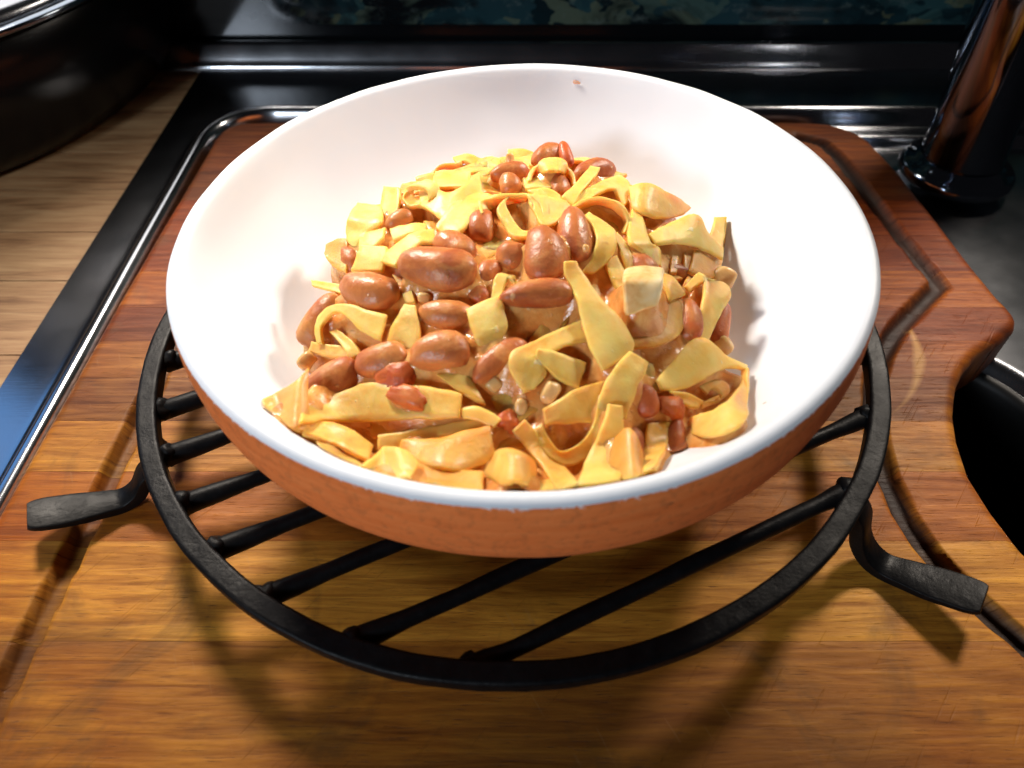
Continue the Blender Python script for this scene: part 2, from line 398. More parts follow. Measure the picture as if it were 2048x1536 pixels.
for k in range(len(rings) - 1):
    for i in range(NB):
        j = (i + 1) % NB; bf.append((k * NB + i, k * NB + j, (k + 1) * NB + j, (k + 1) * NB + i))
bf.append(tuple((len(rings) - 1) * NB + i for i in range(NB)))
mesh_obj('basin', bv, bf, M_BASIN, sink)

# worktop of oak boards left of the sink, one piece per glued strip
counter = empty('oak_worktop', 'pale oak worktop of glued strips left of the steel sink', 'worktop', rot=SINK_ROT)
counter['kind'] = 'structure'
yy = -0.42
def box(x0, x1, y0, y1, z0, z1, bev=0.0006):
    bm = bmesh.new()
    bmesh.ops.create_cube(bm, size=1)
    for v in bm.verts: v.co = Vector((x0 if v.co.x < 0 else x1, y0 if v.co.y < 0 else y1, z0 if v.co.z < 0 else z1))
    if bev: bmesh.ops.bevel(bm, geom=list(bm.edges), offset=bev, segments=2, affect='EDGES')
    return bm
def bm_obj(name, bm, mat, parent=None, smooth=False):
    me = bpy.data.meshes.new(name); bm.to_mesh(me); bm.free()
    me.materials.append(mat)
    for p in me.polygons: p.use_smooth = smooth
    o = bpy.data.objects.new(name, me); COL.objects.link(o)
    if parent: o.parent = parent
    return o
while yy < 0.275:
    y2 = min(yy + random.choice((0.036, 0.042, 0.046)), 0.275)
    o = bm_obj('worktop_strip', box(-0.86, -0.1960, yy, y2, -0.05, -0.0105, 0.0004), M_COUNTER, counter)
    yy = y2

# wall strip and splashback
trim = empty('wall_strip', 'rounded steel strip sealing the back of the sink to the wall', 'wall strip', rot=SINK_ROT)
prof = [(0.2735, -0.011), (0.2735, -0.0075), (0.2745, -0.0065), (0.2765, -0.0040), (0.2795, 0.0035), (0.2815, 0.0050), (0.2840, 0.0052), (0.2860, 0.004), (0.2862, -0.011)]
tv, tf = [], []
for x in [-0.9 + 0.02 * i for i in range(86)]: tv += [(x, y, z) for y, z in prof]
for i in range(85):
    for k in range(len(prof) - 1): tf.append((i * len(prof) + k, (i + 1) * len(prof) + k, (i + 1) * len(prof) + k + 1, i * len(prof) + k + 1))
mesh_obj('steel_profile', tv, tf, M_STEEL, trim)
wall = empty('kitchen_wall', 'dark kitchen wall with a teal printed glass splashback', 'wall', rot=SINK_ROT)
bm_obj('splashback_panel', box(-0.95, 0.90, 0.2866, 0.293, -0.03, 0.40, 0.0008), M_SPLASH, wall)

# ---------------------------------------------------------------- tap
tap = empty('mixer_tap', 'shiny chrome mixer tap at the back right of the sink', 'tap', loc=(0.2315, 0.1600, -0.0125), rot=(0, 0, 0))
v, f = lathe([(0.0, 0.0), (0.0275, 0.0), (0.0282, 0.001), (0.0280, 0.0045), (0.0262, 0.0065), (0.0222, 0.0075), (0.0215, 0.010), (0.0, 0.010)], 64)
mesh_obj('base_flange', v, f, M_CHROME, tap)
v, f = lathe([(0.0, 0.0085), (0.0200, 0.0085), (0.0198, 0.012), (0.0192, 0.03), (0.0188, 0.16), (0.0180, 0.165), (0.0, 0.165)], 64)
body = mesh_obj('tap_body', v, f, M_CHROME, tap)
for vv in body.data.vertices:
    vv.co.x -= max(vv.co.z - 0.0085, 0) * 0.10
sp = [(-0.0155, 0, 0.165), (-0.0165, -0.002, 0.19), (-0.02, -0.012, 0.215), (-0.03, -0.04, 0.235), (-0.045, -0.08, 0.232), (-0.055, -0.11, 0.215), (-0.058, -0.12, 0.198)]
def tube(pts, rad, seg=16, per=5, caps=True):
    P = [Vector(p) for p in catmull(pts, per)]
    rs = catmull([(r,) for r in rad], per) if isinstance(rad, (list, tuple)) else [(rad,)] * len(P)
    v, f = [], []
    up = Vector((0.13, 0.31, 0.94)).normalized()
    for i, p in enumerate(P):
        d = (P[min(i + 1, len(P) - 1)] - P[max(i - 1, 0)]).normalized()
        a = d.cross(up).normalized(); b = a.cross(d)
        up = b
        for k in range(seg):
            t = 2 * math.pi * k / seg
            v.append(p + (a * math.cos(t) + b * math.sin(t)) * rs[i][0])
    for i in range(len(P) - 1):
        for k in range(seg):
            f.append((i * seg + k, i * seg + (k + 1) % seg, (i + 1) * seg + (k + 1) % seg, (i + 1) * seg + k))
    if caps:
        f.append(tuple(reversed(range(seg)))); f.append(tuple((len(P) - 1) * seg + k for k in range(seg)))
    return v, f
v, f = tube(sp, 0.012, 24, 6); mesh_obj('spout', v, f, M_CHROME, tap)

# ---------------------------------------------------------------- dark pan at the back left
pan = empty('black_pan', 'wide black enamel pan with steel rim and lid on the oak worktop', 'pan', loc=(-0.382, 0.262, -0.0103), rot=SINK_ROT)
v, f = lathe([(0.0, 0.0), (0.150, 0.0), (0.161, 0.004), (0.168, 0.014), (0.174, 0.040), (0.178, 0.068), (0.176, 0.069), (0.171, 0.040), (0.16, 0.012), (0.0, 0.008)], 128)
mesh_obj('pan_body', v, f, M_PAN, pan)
v, f = lathe([(0.1775, 0.0685), (0.1815, 0.0690), (0.1830, 0.0705), (0.1822, 0.0722), (0.1785, 0.0725), (0.1750, 0.0715), (0.1750, 0.0692)], 128)
mesh_obj('steel_rim', v, f, M_CHROME, pan)
v, f = lathe([(0.1740, 0.0700), (0.1742, 0.0745), (0.1690, 0.0775), (0.1560, 0.0790), (0.1520, 0.0800)], 128)
mesh_obj('lid_rim', v, f, M_STEEL, pan)
v, f = lathe([(0.1518, 0.0798), (0.12, 0.090), (0.07, 0.098), (0.0, 0.101)], 96)
mesh_obj('lid_dome', v, f, M_PAN, pan)

# ---------------------------------------------------------------- the wooden board, one part per glued stave
board = empty('chopping_board', 'worn wooden chopping board with juice groove lying over the sink', 'chopping board')
RIGHT = [[0.1935,0.1500],[0.1930,0.1610],[0.1912,0.1700],[0.1880,0.1765],[0.1835,0.1815],[0.1773,0.1858],[0.1700,0.1880],[0.1432,0.1922],[0.1009,0.1955],[0.0681,0.1977],[0.0485,0.1996],[0.0415,0.2010],[0.0365,0.2013],[0.0325,0.2003],[0.0295,0.1980],[0.0270,0.1945],[0.0240,0.1910],[0.0214,0.1870],[0.0152,0.1770],[0.0073,0.1685],[0.0000,0.1633],[-0.0064,0.1600],[-0.0158,0.1556],[-0.0270,0.1523],[-0.0415,0.1502],[-0.0550,0.1515],[-0.0683,0.1544],[-0.0830,0.1610],[-0.1000,0.1720],[-0.1200,0.1830],[-0.1500,0.1900],[-0.2250,0.1920],[-0.2320,0.1880]]
LEFT = [[0.1935,-0.1400],[0.1930,-0.1475],[0.1912,-0.1525],[0.1880,-0.1568],[0.1830,-0.1592],[0.1760,-0.1605],[0.1478,-0.1610],[0.0857,-0.1635],[0.0305,-0.1648],[-0.0435,-0.1658],[-0.1200,-0.1665],[-0.2250,-0.1665],[-0.2320,-0.1640]]
GROOVE = [[[0.1500,0.1755],[0.1610,0.1700],[0.1655,0.1550],[0.1691,0.1298],[0.1730,0.0894],[0.1778,0.0555],[0.1611,0.0393],[0.1500,0.0283],[0.1400,0.0150],[0.1320,0.0010],[0.1262,-0.0150],[0.1228,-0.0300],[0.1217,-0.0440],[0.1225,-0.0580],[0.1258,-0.0720],[0.1315,-0.0840],[0.1404,-0.0979],[0.1500,-0.1100],[0.1600,-0.1210]],[[-0.1180,0.1740],[-0.1280,0.1660],[-0.1325,0.1500],[-0.1335,0.0500],[-0.1340,-0.0204],[-0.1350,-0.0435],[-0.1357,-0.0657],[-0.1373,-0.0957],[-0.1380,-0.1134],[-0.1390,-0.2000]]]
def interp(tab, y):
    if y >= tab[0][0]: return tab[0][1]
    for (ya, xa), (yb, xb) in zip(tab, tab[1:]):
        if yb <= y <= ya: return xa + (xb - xa) * (ya - y) / (ya - yb)
    return tab[-1][1]
BACK_R = 0.030
def left_x(y): 
    return interp(LEFT, y)
def seg_d(px, py, ax, ay, bx, by):
    dx, dy = bx - ax, by - ay; L = dx * dx + dy * dy
    t = min(1, max(0, ((px - ax) * dx + (py - ay) * dy) / L)) if L else 0
    return math.hypot(px - ax - t * dx, py - ay - t * dy)
OUT = [(x, y) for y, x in RIGHT] + [(x, y) for y, x in reversed(LEFT)]
RSEG = [(RIGHT[i][1], RIGHT[i][0], RIGHT[i + 1][1], RIGHT[i + 1][0]) for i in range(len(RIGHT) - 1)]
LSEG = [(LEFT[i][1], LEFT[i][0], LEFT[i + 1][1], LEFT[i + 1][0]) for i in range(len(LEFT) - 1)]
BSEG = [(LEFT[0][1], LEFT[0][0], RIGHT[0][1], RIGHT[0][0])]
GSEG = [(a[0], a[1], b[0], b[1]) for line in GROOVE for a, b in zip(line, line[1:])]
def groove_m(x, y):
    if abs(x) <= 0.105: return 0.0
    g = min(seg_d(x, y, *s) for s in GSEG)
    return (1 - smooth01(g, 0.0026, 0.0044)) * (1.0 if x > 0 else 0.55)
def board_z(x, y):
    z = 0.0
    e = min(seg_d(x, y, *s) for s in (RSEG + BSEG if x > 0 else LSEG + BSEG))
    if e < 0.0045:
        t = 0.0045 - e; z -= 0.0045 - math.sqrt(max(0.0045 ** 2 - t * t, 0))
    if abs(x) > 0.105:
        g = min(seg_d(x, y, *s) for s in GSEG)
        if g < 0.0038: z -= 0.0040 * (1 - (g / 0.0038) ** 4) ** 0.7
    z += 0.00025 * noise.noise(Vector((x * 30, y * 30, 0.3)))
    return z
YS = [0.1935,0.1700,0.1425,0.1170,0.0895,0.0640,0.0410,0.0215,0.0022,-0.0185,-0.0400,-0.0660,-0.0975,-0.1350,-0.1850,-0.2320]
BT = 0.024
for k in range(len(YS) - 1):
    y1, y0 = YS[k], YS[k + 1]
    g = 0.00005
    n = max(6, int((y1 - y0) / 0.0014))
    rows = [y1 - g + (y0 + g - y1 + g) * i / n for i in range(n + 1)]
    us = []
    u = 0.0
    v, f = [], []
    NX = 300
    for ri, y in enumerate(rows):
        a, b = left_x(y), interp(RIGHT, y)
        lip = -0.00008 if ri in (0, n) else 0.0
        for i in range(NX + 1):
            t = i / NX
            x = a + (b - a) * t
            v.append((x, y, board_z(x, y) + lip))
    W = NX + 1
    for ri in range(n):
        for i in range(NX): f.append((ri * W + i, (ri + 1) * W + i, (ri + 1) * W + i + 1, ri * W + i + 1))
    # sides and underside
    ring = list(range(0, W)) + [r * W + NX for r in range(1, n + 1)] + [n * W + i for i in range(NX - 1, -1, -1)] + [r * W for r in range(n - 1, 0, -1)]
    base = len(v)
    L = len(ring)
    for q in ring: v.append(tuple(v[q]))
    for q in ring: v.append((v[q][0], v[q][1], -BT))
    for i in range(L): f.append((base + i, base + (i + 1) % L, base + L + (i + 1) % L, base + L + i))
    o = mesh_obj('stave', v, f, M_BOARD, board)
    at_ = o.data.attributes.new('groove_dark', 'FLOAT', 'POINT')
    at_.data.foreach_set('value', [groove_m(p[0], p[1]) for p in v])
    o.color = (random.random(), random.random(), [0.1200,0.2000,0.1000,0.3000,0.2000,0.4600,0.2000,0.4600,0.3000,0.8500,0.6600,1.0000,0.6000,0.5200,0.4000][k], 1)

# ---------------------------------------------------------------- iron trivet
TX, TY, TR, TZ = (-0.00392, 0.00301, 0.12265, 0.0280)
trivet = seat(empty('iron_trivet', 'round black forged iron trivet with bars and curled feet on the board', 'trivet', loc=(0, 0, 0)))
RW, RTH = 0.0061, 0.0048
rp = [(TR - RW, TZ - RTH), (TR - RW, TZ - RTH + 0.0004), (TR - RW, TZ - 0.0010), (TR - RW, TZ - 0.0006), (TR - RW + 0.0003, TZ - 0.0002), (TR - RW + 0.0007, TZ), (TR - RW + 0.0013, TZ),
      (TR - 0.0014, TZ), (TR - 0.0008, TZ), (TR - 0.0003, TZ - 0.0002), (TR, TZ - 0.0006), (TR, TZ - 0.0011), (TR, TZ - RTH + 0.0010), (TR - 0.0002, TZ - RTH + 0.0003), (TR - 0.0007, TZ - RTH), (TR - RW, TZ - RTH)]
v, f = lathe(rp, 220, (TX, TY, 0))
vj = []
for p in v:
    q = Vector(p); d = noise.noise_vector(q * 60) * 0.00030 + noise.noise_vector(q * 320) * 0.00010
    vj.append(q + d)
mesh_obj('ring', vj, f, M_IRON, trivet)
A = R(25.0); DX, DY = math.cos(A), math.sin(A); NXv, NYv = -DY, DX
for off in (-0.0975, -0.0790, -0.0575, -0.0380, -0.0190, 0.0010, 0.0205, 0.0420, 0.0615, 0.0805, 0.0985):
    rr = TR - RW + 0.0010
    c0 = off - (TX * NXv + TY * NYv)
    if abs(c0) > rr - 0.004: continue
    h = math.sqrt(rr * rr - c0 * c0)
    pts, rad = [], []
    m = 22
    for i in range(m + 1):
        s = -h + 2 * h * i / m
        end = min(i, m - i)
        bx = TX + c0 * NXv + s * DX; by = TY + c0 * NYv + s * DY
        jit = noise.noise(Vector((bx * 60, by * 60, off * 50)))
        pts.append((bx + 0.0004 * jit, by + 0.0004 * jit, TZ - 0.0046 + 0.0003 * jit))
        rad.append(0.00235 + 0.0003 * jit + (0.0009 if end == 0 else 0.0006 if end == 1 else 0))
    v, f = tube(pts, rad, 12, 2)
    o = mesh_obj('bar', v, f, M_IRON, trivet)
    # weld beads where the bar meets the ring
    for s in (-h, h):
        bx = TX + c0 * NXv + s * DX * 0.985; by = TY + c0 * NYv + s * DY * 0.985
        bm = bmesh.new(); bmesh.ops.create_uvsphere(bm, u_segments=14, v_segments=9, radius=0.0036)
        for q in bm.verts:
            q.co = Vector((bx, by, TZ - 0.0042)) + q.co * (1 + 0.35 * noise.noise(q.co * 420 + Vector((off * 90, s * 70, 0))))
        w_ = bm_obj('weld', bm, M_IRON, o, True)
for ang in (R(-35.6), R(204.4), R(82.0)):
    ca, sa = math.cos(ang), math.sin(ang)
    zc = -math.tan(-TILT) * (TX + ca * 0.141)      # board surface under this foot, in the trivet's own frame
    path = [(0.1165, TZ - 0.0070, 0.0048, 0.0020), (0.1195, TZ - 0.0080, 0.0046, 0.0020), (0.1232, TZ - 0.0120, 0.0043, 0.0021), (0.1262, zc + 0.0098, 0.0041, 0.0021), (0.1300, zc + 0.0048, 0.0040, 0.0020), (0.1355, zc + 0.0024, 0.0041, 0.0018), (0.1420, zc + 0.0038, 0.0048, 0.0016), (0.1490, zc + 0.0060, 0.0056, 0.0013), (0.1550, zc + 0.0080, 0.0058, 0.0011), (0.1585, zc + 0.0092, 0.0054, 0.0010), (0.1600, zc + 0.0098, 0.0046, 0.0009)]
    secs = []
    P = catmull(path, 6)
    v, f = [], []
    for i, (rad, z, wd, th) in enumerate(P):
        d0 = P[max(i - 1, 0)]; d1 = P[min(i + 1, len(P) - 1)]
        tr, tz = d1[0] - d0[0], d1[1] - d0[1]; L = math.hypot(tr, tz) or 1
        nr, nz = -tz / L, tr / L
        for (u, q) in ((-1, -1), (-0.86, -1.0), (0.86, -1.0), (1, -1), (1, 1), (0.86, 1.0), (-0.86, 1.0), (-1, 1)):
            kk = 0.80 if abs(u) == 1 else 1.0
            rr = rad + nr * q * th * kk; zz = z + nz * q * th * kk
            x = TX + ca * rr - sa * u * wd; y = TY + sa * rr + ca * u * wd
            p = Vector((x, y, zz)); p += noise.noise_vector(p * 120) * 0.0002
            v.append(p)
    for i in range(len(P) - 1):
        for k in range(8): f.append((i * 8 + k, i * 8 + (k + 1) % 8, (i + 1) * 8 + (k + 1) % 8, (i + 1) * 8 + k))
    f.append(tuple(reversed(range(8)))); f.append(tuple((len(P) - 1) * 8 + k for k in range(8)))
    o = fix_normals(mesh_obj('foot', v, f, M_IRON, trivet, True))
    mod = o.modifiers.new('bevel', 'BEVEL'); mod.width = 0.0006; mod.segments = 2; mod.limit_method = 'ANGLE'; mod.angle_limit = R(50)

# ---------------------------------------------------------------- bowl
def interior(r):
    s = max((r - 0.022) / 0.0685, 0); return 0.0335 + 0.0300 * s ** 3.0
bowl = seat(empty('pasta_bowl', 'shallow terracotta bowl glazed white inside standing on the black trivet', 'bowl', loc=(0, 0, 0)))
inn = [(0.0, 0.0335), (0.010, 0.0335), (0.020, 0.0335)] + [(0.022 + 0.0685 * i / 30, interior(0.022 + 0.0685 * i / 30)) for i in range(1, 31)]
lip = [(0.0925, 0.0668), (0.0943, 0.0698), (0.0956, 0.0719), (0.0962, 0.0726), (0.0968, 0.0730), (0.0976, 0.0733), (0.0984, 0.07335), (0.0992, 0.0730), (0.0997, 0.0727), (0.1000, 0.0724)]
v, f = lathe(inn + lip, 160)
v = [Vector(p) + Vector((p[0], p[1], 0)) * 0.006 * noise.noise(Vector((p[0] * 14, p[1] * 14, 3.0))) + Vector((0, 0, 0.0003 * noise.noise(Vector((p[0] * 60, p[1] * 60, 9))))) for p in v]
mesh_obj('glazed_inside', v, f, M_GLAZE, bowl)
ext = catmull([(0.1000, 0.0724), (0.1007, 0.0690), (0.1009, 0.064), (0.1001, 0.0555), (0.0971, 0.0465), (0.0906, 0.039), (0.079, 0.0325), (0.060, 0.0290), (0.055, 0.0283), (0.052, 0.0284), (0.048, 0.0296), (0.0, 0.0296)], 5)
v, f = lathe([tuple(p) for p in ext], 160)
v = [Vector(p) + Vector((p[0], p[1], 0)) * (0.006 * noise.noise(Vector((p[0] * 14, p[1] * 14, 3.0))) + (0.0035 * noise.noise(Vector((p[0] * 9, p[1] * 9, p[2] * 160))) if p[2] < 0.071 else 0)) + Vector((0, 0, 0.0003 * noise.noise(Vector((p[0] * 60, p[1] * 60, 9))))) for p in v]
mesh_obj('terracotta_outside', v, f, M_TERRA, bowl)

# ---------------------------------------------------------------- food
def mound(x, y):
    d = math.hypot((x + 0.003) / 0.074, (y + 0.002) / 0.088)
    return max(0.046 + 0.024 * (1 - d ** 2.4), interior(math.hypot(x, y)))
def lift(p):                             # keep food out of the glaze
    r = math.hypot(p.x, p.y)
    if r > 0.0935: p.x *= 0.0935 / r; p.y *= 0.0935 / r; r = 0.0935
    m = interior(r) + 0.0009
    if p.z < m: p.z = m
    return p
RIBBONS = [
['flat pale pasta square lying highest at the back left of the heap',0.1,[[-270,291,700,-277,185,702],[-214,280,711,-215,174,713],[-155,267,716,-152,163,720]]],
['short pasta strip standing upright left of the curled tube at the back',0,[[-440,266,667,-376,205,697],[-442,188,658,-372,137,686],[-432,105,650,-392,78,664]]],
['wide folded pasta piece at the far left shoulder of the heap',0.1,[[-530,235,621,-440,173,661],[-536,111,660,-415,43,679],[-544,83,631,-457,14,660],[-526,26,627,-479,-3,648],[-500,-12,629,-486,-11,635]]],
['saucy pasta end sticking out lowest on the left shoulder',0.75,[[-616,85,569,-609,25,576],[-572,58,606,-564,-62,600],[-527,35,632,-520,-98,609]]],
['tightly curled pasta tube open towards the viewer at the back left',0.05,[[-302,96,695,-273,131,698],[-341,109,686,-312,139,690],[-363,140,698,-333,164,703],[-351,163,719,-315,185,725],[-317,154,737,-277,170,744],[-282,121,737,-245,139,742],[-276,93,720,-241,112,724]]],
['broad pasta flap running right of the curled tube at the back',0.05,[[-309,184,696,-301,89,705],[-265,148,730,-255,31,716],[-216,106,745,-214,-19,722],[-171,129,750,-167,11,736],[-126,222,736,-111,109,726]]],
['pasta strip sloping down left behind the two dark top beans',0.1,[[-143,144,732,-75,84,738],[-189,63,738,-109,10,744],[-224,-1,730,-153,-69,736],[-241,-55,718,-190,-103,722]]],
['thin pasta ridge lying over the top of the big open loop',0.1,[[-121,35,758,-110,-32,759],[-55,39,770,-53,72,712],[27,60,759,18,97,702]]],
['big open pasta loop with dark hollow near the top centre',0.15,[[33,38,764,60,80,762],[60,2,758,83,45,757],[63,-52,748,84,-15,747],[39,-98,733,62,-67,733],[-13,-106,729,13,-77,729],[-47,-58,735,-21,-30,735],[-66,-5,750,-41,24,750],[-48,35,760,-23,66,759]]],
['bright yellow pasta bend right of the big open loop',0.3,[[21,57,759,38,12,759],[68,40,764,62,-80,748],[110,47,748,105,-67,741],[162,46,730,128,-39,734]]],
['small flat pasta oblong under the round loop at the top',0.15,[[13,200,721,21,125,726],[58,189,725,64,121,730],[104,199,716,108,141,720]]],
['pale rounded pasta flap just above the bright yellow bend',0.05,[[27,109,737,57,64,737],[79,117,739,98,48,741],[124,88,732,128,58,733]]],
['round pasta loop topping the heap at the very back',0.2,[[30,157,744,51,212,712],[43,208,754,64,246,705],[75,239,759,84,168,765],[106,247,760,108,168,768],[142,242,752,127,173,761],[165,209,738,145,253,693],[166,163,722,146,214,687]]],
['slim pasta strip pointing up right at the top of the heap',0.2,[[228,273,718,261,267,712],[198,193,735,231,179,730],[171,135,739,195,103,738],[125,58,743,158,27,741]]],
['pasta strip bending over to the right beside the slim upright strip',0.25,[[159,51,730,177,24,728],[204,114,731,228,79,728],[251,172,722,270,133,721],[311,253,694,297,156,708],[343,233,688,307,137,697],[350,142,674,320,98,686]]],
['glowing half ring of pasta right of the dark pointed bean',0.3,[[155,-3,751,185,35,707],[194,26,756,214,62,702],[239,42,758,249,74,701],[280,38,749,277,69,691],[308,15,733,294,51,677],[321,-10,710,303,31,663],[308,-50,693,298,3,652]]],
['wide pasta arch curling down beside the dark pointed bean',0.15,[[183,-32,748,203,-14,745],[206,-77,754,237,-57,749],[215,-131,750,270,-102,741],[209,-172,738,270,-150,728],[194,-202,718,249,-194,709],[169,-235,699,201,-232,694]]],
['slim pasta strand curving down right of the wide arch',0.3,[[264,-95,722,280,-78,719],[278,-129,712,304,-109,707],[289,-175,702,315,-153,697],[300,-220,674,322,-205,670]]],
['short pale pasta tongue above the large potato cube',0.2,[[234,-191,702,270,-168,697],[250,-242,694,291,-220,687],[267,-277,675,301,-246,671]]],
['domed golden pasta flap at the back right with red tomato below',0.4,[[347,180,696,342,69,692],[390,162,719,374,37,693],[467,176,676,441,61,662],[562,251,564,530,176,594]]],
['twisted pasta piece dropping to a point left of the upright finger',0.15,[[340,71,692,367,57,684],[320,-26,705,372,-5,689],[308,-119,711,380,-94,690],[337,-132,692,404,-96,672],[374,-158,658,401,-157,649]]],
['broad pasta sheet with wavy hem at the right shoulder',0.1,[[377,-43,683,397,-79,675],[418,-4,678,423,-75,675],[470,51,661,459,-57,666],[546,89,654,518,-33,633],[586,69,583,571,-18,594],[637,59,541,619,-11,555]]],
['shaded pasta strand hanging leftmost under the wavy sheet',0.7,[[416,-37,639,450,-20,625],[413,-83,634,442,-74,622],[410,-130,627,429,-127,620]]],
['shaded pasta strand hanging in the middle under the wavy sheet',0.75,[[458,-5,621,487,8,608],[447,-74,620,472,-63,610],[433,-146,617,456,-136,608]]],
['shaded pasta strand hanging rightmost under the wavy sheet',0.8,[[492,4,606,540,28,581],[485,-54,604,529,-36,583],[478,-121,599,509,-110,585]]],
['narrow pasta finger standing upright at the right edge of the heap',0.3,[[670,304,493,702,282,509],[637,198,521,694,237,487],[604,90,550,663,129,507],[598,35,547,631,22,527]]],
['saucy pasta slab under the wavy sheet at the right edge',0.8,[[525,-16,601,492,-123,603],[583,-17,572,548,-124,574],[640,42,515,613,-54,533]]],
['orange pasta sheet folded beneath the large potato cube',0.7,[[257,-326,680,293,-470,638],[325,-367,659,347,-455,629],[404,-291,646,410,-414,617],[446,-219,629,442,-361,606]]],
['pasta flap leaning over behind the large potato cube',0.4,[[397,-190,667,385,-242,665],[426,-219,663,399,-281,664],[459,-258,633,402,-307,649]]],
['tent shaped pasta fold at the right beside the reddish bean',0.2,[[468,-204,616,483,-220,607],[517,-157,627,519,-196,623],[521,-211,624,593,-158,589],[507,-274,617,606,-210,588],[492,-326,605,564,-279,575],[483,-384,581,512,-379,568]]],
['large pasta sheet folding over at the lower right of the heap',0.1,[[347,-536,589,357,-564,575],[396,-481,598,417,-548,567],[451,-411,605,470,-518,563],[499,-395,596,529,-475,556],[561,-423,553,583,-447,532],[621,-419,513,610,-443,517]]],
['wide pasta loop wall bulging lowest at the lower right',0.35,[[606,-439,513,620,-447,525],[589,-490,527,579,-573,572],[512,-637,642,512,-745,674],[474,-670,638,468,-773,673],[451,-645,577,436,-744,612],[437,-612,522,425,-665,527]]],
['small inner pasta curl nested inside the lower right loop',0.55,[[473,-510,534,492,-525,519],[519,-483,529,509,-510,525],[552,-486,514,525,-515,519],[553,-511,505,527,-534,511],[521,-543,506,497,-547,518],[472,-570,513,466,-557,520]]],
['short ragged pasta end in front of the nested curl',0.15,[[380,-563,577,395,-582,563],[428,-559,563,428,-592,550],[474,-564,534,458,-585,533]]],
['crumpled yellow pasta strip at the front right beside the round bean',0.3,[[311,-659,563,373,-640,548],[301,-697,553,364,-688,535],[297,-751,554,330,-786,601],[260,-909,698,283,-901,706]]],
['pale pasta strip standing upright at the front of the bowl',0.05,[[207,-659,642,243,-660,633],[198,-684,628,242,-693,613],[183,-717,611,244,-716,597],[164,-750,588,250,-731,577],[139,-822,601,232,-814,614],[113,-938,693,209,-921,677]]],
['long pasta strip with squared end leaning left at the front right',0.3,[[271,-519,679,321,-538,658],[239,-557,675,309,-567,651],[209,-594,663,288,-597,641],[191,-633,647,273,-632,626],[183,-661,627,251,-675,604]]],
['thin U shaped pasta bend hanging at the front centre',0.3,[[192,-628,644,206,-635,637],[180,-666,620,197,-684,608],[164,-705,600,182,-732,584],[131,-738,585,154,-766,567],[91,-751,579,99,-782,562],[66,-725,590,52,-754,577],[49,-686,604,29,-701,599]]],
['horizontal pasta slab with pale left end at the front centre',0.45,[[51,-664,634,58,-703,616],[84,-644,639,82,-696,617],[139,-610,645,135,-690,612],[205,-580,634,182,-679,599]]],
['long pasta blade with narrow tip rising in the middle of the heap',0.2,[[116,-295,788,147,-289,785],[120,-326,773,167,-319,768],[137,-362,755,188,-356,748],[147,-408,739,213,-395,731],[159,-462,719,251,-430,709],[172,-526,694,283,-484,681],[198,-576,667,280,-516,667]]],
['pasta strip folded at a sharp corner left of the long blade',0.25,[[161,-422,699,171,-482,682],[87,-467,702,106,-511,688],[23,-506,701,62,-541,688],[-25,-532,695,59,-562,681],[-28,-572,672,62,-583,664],[3,-622,643,31,-610,646]]],
['pale edged pasta flap lying in the crook below the sharp corner',0.3,[[40,-530,703,33,-550,697],[67,-528,697,71,-580,680],[110,-531,682,102,-597,660],[163,-535,657,140,-604,637]]],
['square cut pasta piece wedged between beans in the centre',0.2,[[-138,-399,724,-48,-363,735],[-129,-442,715,-39,-411,726],[-119,-481,701,-32,-456,710],[-105,-495,683,-50,-480,689]]],
['dark saucy pasta side leaning right of the square cut piece',0.9,[[-50,-338,709,-33,-446,688],[-21,-326,691,-8,-419,674],[10,-321,671,11,-394,659]]],
['short pale pasta curl above the square cut piece',0.15,[[-75,-342,698,-53,-350,697],[-74,-298,714,-42,-309,713],[-59,-264,729,-25,-273,728],[-13,-268,718,-6,-301,714]]],
['buttery pasta strip half hidden beneath the long blade',0.45,[[81,-459,680,99,-433,684],[115,-416,686,140,-388,689],[155,-361,693,163,-381,688]]],
['pale hooked pasta strip ringing the saucy hollow at the left',0.1,[[-558,-381,590,-541,-388,596],[-565,-335,607,-545,-344,615],[-554,-304,623,-530,-330,630],[-515,-298,648,-499,-325,650],[-462,-316,667,-464,-355,658],[-409,-348,675,-427,-399,657],[-354,-368,677,-366,-445,656]]],
['golden pasta triangle right of the hooked strip at the left',0.4,[[-305,-350,698,-276,-361,702],[-320,-383,683,-265,-404,690],[-339,-415,666,-257,-450,676],[-345,-447,646,-266,-481,656]]],
['small pasta tongue inside the hooked strip at the left',0.3,[[-524,-352,603,-503,-351,613],[-478,-419,612,-448,-412,626],[-457,-461,604,-421,-453,620]]],
['torn pasta scrap with orange shade above the pale left bean',0.5,[[-580,-357,574,-592,-381,561],[-525,-388,594,-533,-421,581],[-470,-406,609,-460,-448,602]]],
['short pasta oblong between tube and hooked strips on the left shoulder',0.05,[[-481,5,657,-476,-63,658],[-443,8,675,-438,-85,676],[-401,10,684,-401,-44,684]]],
['smooth pale pasta tongue above the plump left bean',0.05,[[-466,-73,682,-377,-118,708],[-472,-119,678,-376,-166,705],[-488,-150,659,-383,-202,690]]],
['wavy pasta strip ending left of the biggest bean',0.15,[[-392,-173,700,-338,-214,711],[-372,-138,713,-326,-180,722],[-341,-105,728,-298,-154,734],[-299,-78,738,-270,-134,741],[-245,-69,737,-235,-134,736]]],
['small curled pasta lip above the wavy strip',0.1,[[-377,-38,711,-361,-95,714],[-349,-36,723,-334,-88,725],[-311,-30,727,-301,-76,728],[-272,-27,724,-273,-63,723]]],
['thin pasta sliver poking out over the rim side of the left beans',0.2,[[-627,-105,584,-621,-129,586],[-566,-151,614,-561,-180,613],[-512,-182,631,-506,-220,629]]],
